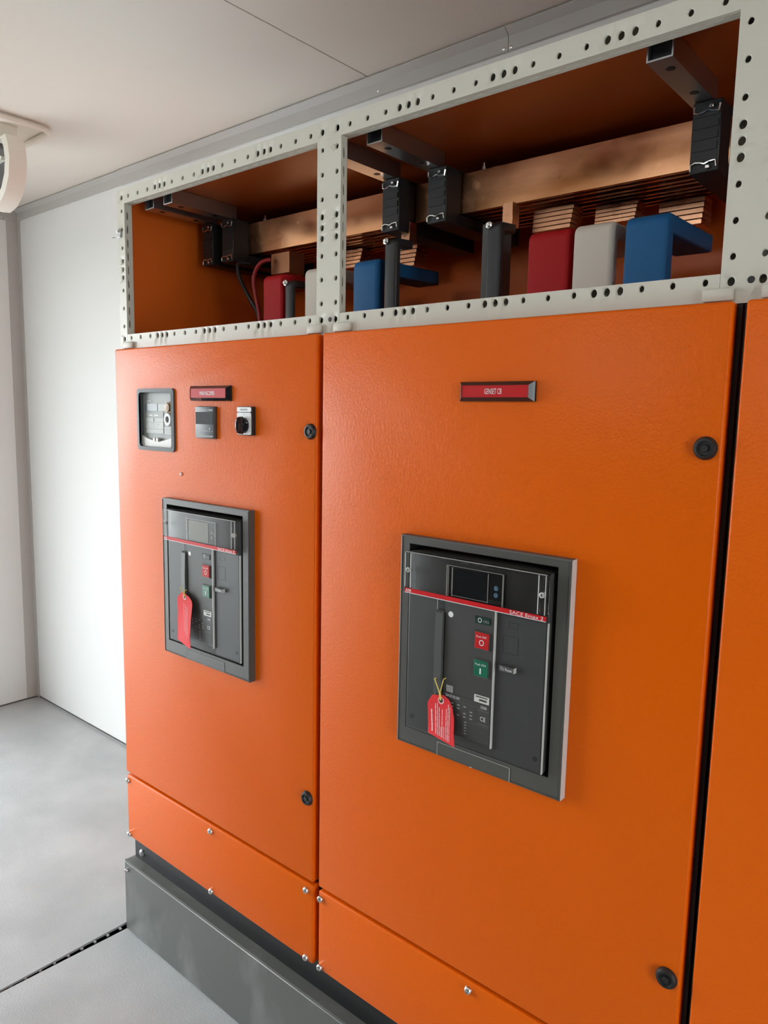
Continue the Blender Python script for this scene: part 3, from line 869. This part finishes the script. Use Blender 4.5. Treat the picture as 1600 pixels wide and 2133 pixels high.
d = thing('digital_panel_meter', (0.2215, -0.03, -0.2545), 'small slate grey digital panel meter under the left name plate', 'panel meter')
bz = obj('bezel', MB().box(0.1860, 0.2580, -0.0341, -0.0241, -0.2545, -0.1800, 0.0010, 2), PANELGREY, d)
obj('display_window', MB().box(0.1885, 0.2560, -0.0347, -0.0338, -0.2215, -0.1925, 0.0003, 1), BLACKMAT, d)
marks([(0.189, 0.237, -0.1882, 0.0013), (0.240, 0.255, -0.1876, 0.003), (0.189, 0.238, -0.2372, 0.0014), (0.249, 0.256, -0.2376, 0.0014), (0.190, 0.255, -0.2495, 0.0026)], -0.0344, GREYP, bz)
obj('pointer_mark', MB().prism([(0.2405, -0.2290), (0.2455, -0.2290), (0.2430, -0.2420)], 'y', -0.0344, -0.0340), METERG, bz)
obj('sealed_edge', MB().box(0.1850, 0.2590, -0.0262, -0.0241, -0.2555, -0.1790, 0.0008, 1), BLACK, d)

s = thing('selector_switch', (0.374, -0.03, -0.2415), 'white square selector switch with a black turn knob', 'switch')
obj('backing', MB().box(0.3475, 0.3995, -0.0355, -0.0241, -0.2425, -0.1785, 0.0012, 2), BLACK, s)
obj('legend_plate', MB().prism(rrect(0.3490, 0.3980, -0.2410, -0.1922, 0.004, 4), 'y', -0.0366, -0.0352), WHITEP, s)
lt = obj('title_plate', MB().prism(rrect(0.3490, 0.3980, -0.1906, -0.1800, 0.003, 4), 'y', -0.0366, -0.0352), WHITEP, s)
marks([(0.361, 0.386, -0.1853, 0.0035)], -0.0369, GREYP, lt)
marks([(0.3725, 0.3740, -0.1965, 0.003)], -0.0369, GREYP, lt)
kb = MB().lathe((0.3735, -0.0366, -0.2205), 'y', [(0.0175, 0), (0.0170, -0.003), (0.0140, -0.005), (0, -0.005)], 24)
kn = obj('turn_knob', kb, GLOSSBLACK, s)
hp = [(0.0190 * math.cos(2 * PI * i / 18) * 0.30, 0.0200 * math.sin(2 * PI * i / 18)) for i in range(18)]
hb = MB()
vv, ff = [], []
for j, (yy, kx) in enumerate(((-0.0400, 1.0), (-0.0520, 0.95), (-0.0575, 0.78), (-0.0592, 0.4))):
    vv += [(0.3735 + p[0] * kx, yy, -0.2205 + p[1] * kx) for p in hp]
for j in range(3):
    for i in range(18):
        ff.append((j * 18 + i, j * 18 + (i + 1) % 18, (j + 1) * 18 + (i + 1) % 18, (j + 1) * 18 + i))
ff.append(tuple(range(54, 72)))
obj('grip', hb.add(vv, ff), GLOSSBLACK, kn)

# ------------------------------------------------------------------ busbar chamber: struts, supports, bars, droppers
STR = [(-0.1285, -0.088), (-0.0430, -0.004), (0.5410, 0.5815), (0.6640, 0.704), (1.2240, 1.264)]
names = ['zinc strut nearest the orange side panel of the left chamber', 'second zinc strut from the orange side panel', 'zinc strut just behind the divider post', 'zinc strut just right of the divider post', 'lone zinc strut at the right of the middle chamber']
bnames = ['black busbar support nearest the orange side panel', 'black busbar support second from the orange side panel', 'black busbar support left of the two behind the divider post', 'black busbar support right of the two behind the divider post', 'lone black busbar support at the right end of the copper bars']
BLK = [(-0.1300, -0.0850), (-0.0435, 0.0060), (0.5463, 0.5955), (0.6757, 0.7255), (1.2325, 1.2795)]
for (a, b), (c, e), n1, n2 in zip(STR, BLK, names, bnames):
    cx = (a + b) / 2
    t = thing('mounting_strut', (cx, 0.04, 0.337), n1, 'strut', 'struts under the cabinet roofs')
    mb = MB().box(a, b, 0.040, 0.246, 0.3365, 0.3390).box(a, a + 0.0025, 0.040, 0.246, 0.3390, 0.3690).box(b - 0.0025, b, 0.040, 0.246, 0.3390, 0.3690).box(a, a + 0.012, 0.040, 0.246, 0.3690, 0.3715).box(b - 0.012, b, 0.040, 0.246, 0.3690, 0.3715)
    obj('channel', mb, ZINC, t)
    for yy in (0.078, 0.185):
        obj('slot_bolt', MB().lathe((cx + 0.003, yy, 0.3365), 'z', [(0.0075, 0), (0.0075, -0.0004), (0.0060, -0.0008), (0, -0.0008)], 14), BLACK, t)
    obj('nut_block', MB().box(a + 0.004, b - 0.004, 0.050, 0.085, 0.3392, 0.3688), BLACK, t)
    t = thing('busbar_support', ((c + e) / 2, 0.36, 0.222), n2, 'busbar support', 'black busbar supports')
    mb = MB().box(c, e, 0.2255, 0.279, 0.2215, 0.3355, 0.0015, 1)
    obj('front_body', mb, BLACK, t)
    mb = MB()
    for y in (0.2790, 0.3285, 0.3785, 0.4285, 0.478):
        mb.box(c + 0.003, e - 0.003, y, y + 0.004, 0.2290, 0.3330)
    mb.box(c, e, 0.279, 0.53, 0.2215, 0.2455).box(c, e, 0.279, 0.53, 0.3335, 0.3360).box(c, e, 0.482, 0.53, 0.2455, 0.3335)
    obj('comb_body', mb, BLACK, t)
    rb = MB()
    for i in range(4):
        z = 0.256 + i * 0.018
        rb.box(c + 0.004, e - 0.004, 0.2238, 0.2256, z, z + 0.011)
    obj('ribbed_face', rb, BLACK, t)
    for zz, h in ((0.2255, 1), (0.3275, -1)):
        P = [(c + 0.003, 0.2225, zz), (c + 0.003, 0.2225, zz + 0.009 * h), (c + 0.010, 0.2225, zz + 0.0125 * h), (c + 0.019, 0.2220, zz + 0.011 * h), (c + 0.026, 0.2215, zz + 0.0085 * h), (c + 0.033, 0.2220, zz + 0.0115 * h), (e - 0.004, 0.2225, zz + 0.0125 * h), (e - 0.002, 0.2225, zz + 0.002 * h)]
        obj('wire_clip', MB().tube(P, 0.0016, 6), CHROME, t)
        obj('clip_screw', MB().box((c + e) / 2 + 0.004, (c + e) / 2 + 0.011, 0.2195, 0.2240, zz + 0.003 * h - 0.003, zz + 0.003 * h + 0.003, 0.001, 1), CHROME, t)

bl = ['front copper busbar pair of the row, fully in view', 'second copper busbar pair, just behind the front one', 'third copper busbar pair from the front', 'rearmost copper busbar pair']
for j in range(4):
    y = 0.2832 + 0.05 * j
    t = thing('busbar', (0.58, y + 0.01, 0.25), bl[j], 'busbar', 'copper busbars along the cabinets')
    for q in range(2):
        obj('copper_bar', MB().box(-0.118, 1.272, y + q * 0.0215, y + q * 0.0215 + 0.0100, 0.2475, 0.3310, 0.0008, 1), COPPER, t)
    if j == 0:
        for bx in (0.055, 0.77):
            obj('bolt', MB().lathe((bx, y + 0.016, 0.331), 'z', [(0.0055, 0), (0.0055, 0.010), (0.003, 0.0105), (0.003, 0.018), (0, 0.018)], 8), CHROME, t)


def dropper(x0, x1, ytop, m, label, stack, zt=0.163, th=0.032, n=5):
    """sleeved bar that rises, bends back and carries a pack of copper plates up to its busbar"""
    t = thing('connecting_bar', ((x0 + x1) / 2, 0.22, -0.45), label, 'connecting bar', 'sleeved bars rising to the busbars')
    yf = 0.2
    R = min(0.018, th * 0.8)
    P = [(yf, -0.45)] + [(yf + R - R * math.cos(PI / 2 * i / 6), zt - R + R * math.sin(PI / 2 * i / 6)) for i in range(7)]
    P += [(ytop, zt + 0.004), (ytop, zt - th + 0.004)] + [(yf + th, zt - th), (yf + th, -0.45)]
    bm = bmesh.new()
    mb = MB().prism(P, 'x', x0, x1)
    vs = [bm.verts.new(v) for v in mb.v]
    for f in mb.f:
        bm.faces.new([vs[i] for i in f])
    bmesh.ops.recalc_face_normals(bm, faces=bm.faces)
    ed = [e for e in bm.edges if abs(e.verts[0].co.x - e.verts[1].co.x) < 1e-6 and e.calc_face_angle(0) > 1.2]
    bmesh.ops.bevel(bm, geom=ed, offset=0.006, segments=3, affect='EDGES', profile=0.5)
    bm.verts.index_update()
    m2 = MB().add([v.co[:] for v in bm.verts], [[v.index for v in f.verts] for f in bm.faces])
    bm.free()
    obj('sleeve', m2, m, t)
    if not stack:
        return t
    sx0, sx1, sz0, sz1, sy = stack
    hh = (sz1 - sz0) / n
    for i in range(n):
        dy = 0.0030 * i
        obj('copper_plate', MB().box(sx0 - 0.001 * i, sx1, sy + dy, sy + 0.055, sz0 + i * hh, sz0 + (i + 0.82) * hh, 0.0006, 1), COPPER_EDGE if n > 1 else COPPER_DULL, t)
    return t


dropper(0.9430, 1.0280, 0.34, REDSLEEVE, 'red sleeved connecting bar in the middle chamber', (0.876, 0.963, 0.196, 0.246, 0.330))
dropper(1.0385, 1.1125, 0.39, WHITESLEEVE, 'white sleeved connecting bar between the red and blue ones of the middle chamber', (0.992, 1.077, 0.204, 0.2465, 0.380))
dropper(1.1370, 1.2130, 0.44, BLUESLEEVE, 'blue sleeved connecting bar in the middle chamber', (1.105, 1.191, 0.190, 0.2465, 0.430))
dropper(0.1600, 0.2320, 0.31, REDSLEEVE, 'red sleeved connecting bar in the left chamber', (0.110, 0.1830, 0.180, 0.2465, 0.272), n=1)
dropper(0.3170, 0.3930, 0.39, WHITESLEEVE, 'white sleeved connecting bar half hidden by the divider post', (0.255, 0.335, 0.195, 0.2465, 0.380))
dropper(0.4810, 0.5550, 0.44, BLUESLEEVE, 'blue sleeved connecting bar just right of the divider post', (0.395, 0.4800, 0.190, 0.2465, 0.430))
for (a, b, zt, lb) in ((0.2440, 0.2690, 0.142, 'dark sleeved neutral bar beside the left red bar'), (0.5765, 0.6120, 0.200, 'dark sleeved neutral bar beside the left blue bar'), (0.8470, 0.8800, 0.196, 'dark sleeved neutral bar left of the middle red bar')):
    t = dropper(a, b, 0.262, DARKSLEEVE, lb, None, zt, 0.018)
    t['group'] = 'dark sleeved bars under the busbars'
    obj('bolt', MB().lathe((a + 0.008, 0.2005, zt - 0.007), 'y', [(0.0075, 0), (0.0075, -0.005), (0.004, -0.006), (0.004, -0.010), (0, -0.010)], 6), CHROME, t)
    if zt > 0.15:
        obj('copper_end', MB().box(a - 0.004, a + 0.020, 0.264, 0.291, zt + 0.0025, 0.2470, 0.0006, 1), COPPER_EDGE, t)
# two thin cables looping down in the left chamber


def smooth_path(P, n=6):
    out = []
    for i in range(len(P) - 1):
        p0, p1, p2, p3 = (Vector(P[max(0, min(len(P) - 1, i + k))]) for k in (-1, 0, 1, 2))
        for k in range(n):
            t = k / n
            out.append(0.5 * ((2 * p1) + (-p0 + p2) * t + (2 * p0 - 5 * p1 + 4 * p2 - p3) * t * t + (-p0 + 3 * p1 - 3 * p2 + p3) * t ** 3))
    return out + [Vector(P[-1])]


rc = obj('cable', MB().tube(smooth_path([(0.118, 0.262, 0.218), (0.103, 0.240, 0.207), (0.081, 0.235, 0.170), (0.0925, 0.235, 0.111), (0.1050, 0.235, 0.065), (0.107, 0.235, -0.02), (0.107, 0.235, -0.4)]), 0.0055, 10), REDCABLE, loc=(0.1, 0.235, 0.0))
setp(rc, 'thin red cable looping down beside the left red bar', 'cable')
bc = obj('cable', MB().tube(smooth_path([(0.020, 0.275, 0.219), (0.010, 0.240, 0.216), (0.0220, 0.235, 0.175), (0.062, 0.235, 0.1195), (0.0925, 0.243, 0.066), (0.0925, 0.252, -0.02), (0.0925, 0.252, -0.4)]), 0.0055, 10), BLACKCABLE, loc=(0.09, 0.235, 0.0))
setp(bc, 'thin black cable hanging below the black busbar supports', 'cable')

# ------------------------------------------------------------------ lamp on the ceiling at the left
L = thing('ceiling_lamp', (-1.14, 0.08, ZC), 'cream lamp with dark window hanging from the ceiling', 'lamp')
rim = [(p[0], p[1], ZC - 0.014) for p in rrect(-1.300, -0.995, -0.06, 0.222, 0.045, 6)]
obj('mounting_rim', MB().tube(rim, 0.0105, 10, closed=True), LAMPW, L)
obj('mounting_plate', MB().prism([(p[0], p[1]) for p in rrect(-1.300, -0.995, -0.06, 0.222, 0.045, 6)], 'z', ZC - 0.006, ZC - 0.0002), LAMPW, L)
cxx, czz, Rr = -1.160, 0.655, 0.150
oct_ = [(cxx + Rr * math.cos(math.radians(a)), czz + Rr * math.sin(math.radians(a)) * 0.98) for a in (-158, -135, -112, -90, -68, -45, -22, 0, 18, 34)]
oct_ += [(cxx + 0.075, 0.735), (cxx + 0.085, ZC - 0.0065), (cxx - 0.085, ZC - 0.0065), (cxx - 0.075, 0.735), (cxx - 0.125, 0.735), (cxx - 0.150, 0.66)]
inn = [(cxx + (p[0] - cxx) * 0.84, 0.650 + (p[1] - 0.650) * 0.84) for p in oct_]
hs = MB()
ring(hs, oct_, inn, 0.075, 0.135, 0.070)
hs.prism(inn, 'y', 0.120, 0.130)
obj('housing', hs, LAMPW, L)
ln = obj('lamp_window', MB().prism([(cxx + (p[0] - cxx) * 0.835, 0.650 + (p[1] - 0.650) * 0.835) for p in oct_], 'y', 0.090, 0.119), LENS, L)
obj('reflector', MB().prism([(-1.16, 0.655), (-1.075, 0.660), (-1.070, 0.668), (-1.085, 0.676), (-1.16, 0.680)], 'y', 0.074, 0.0899), LAMPW, ln)
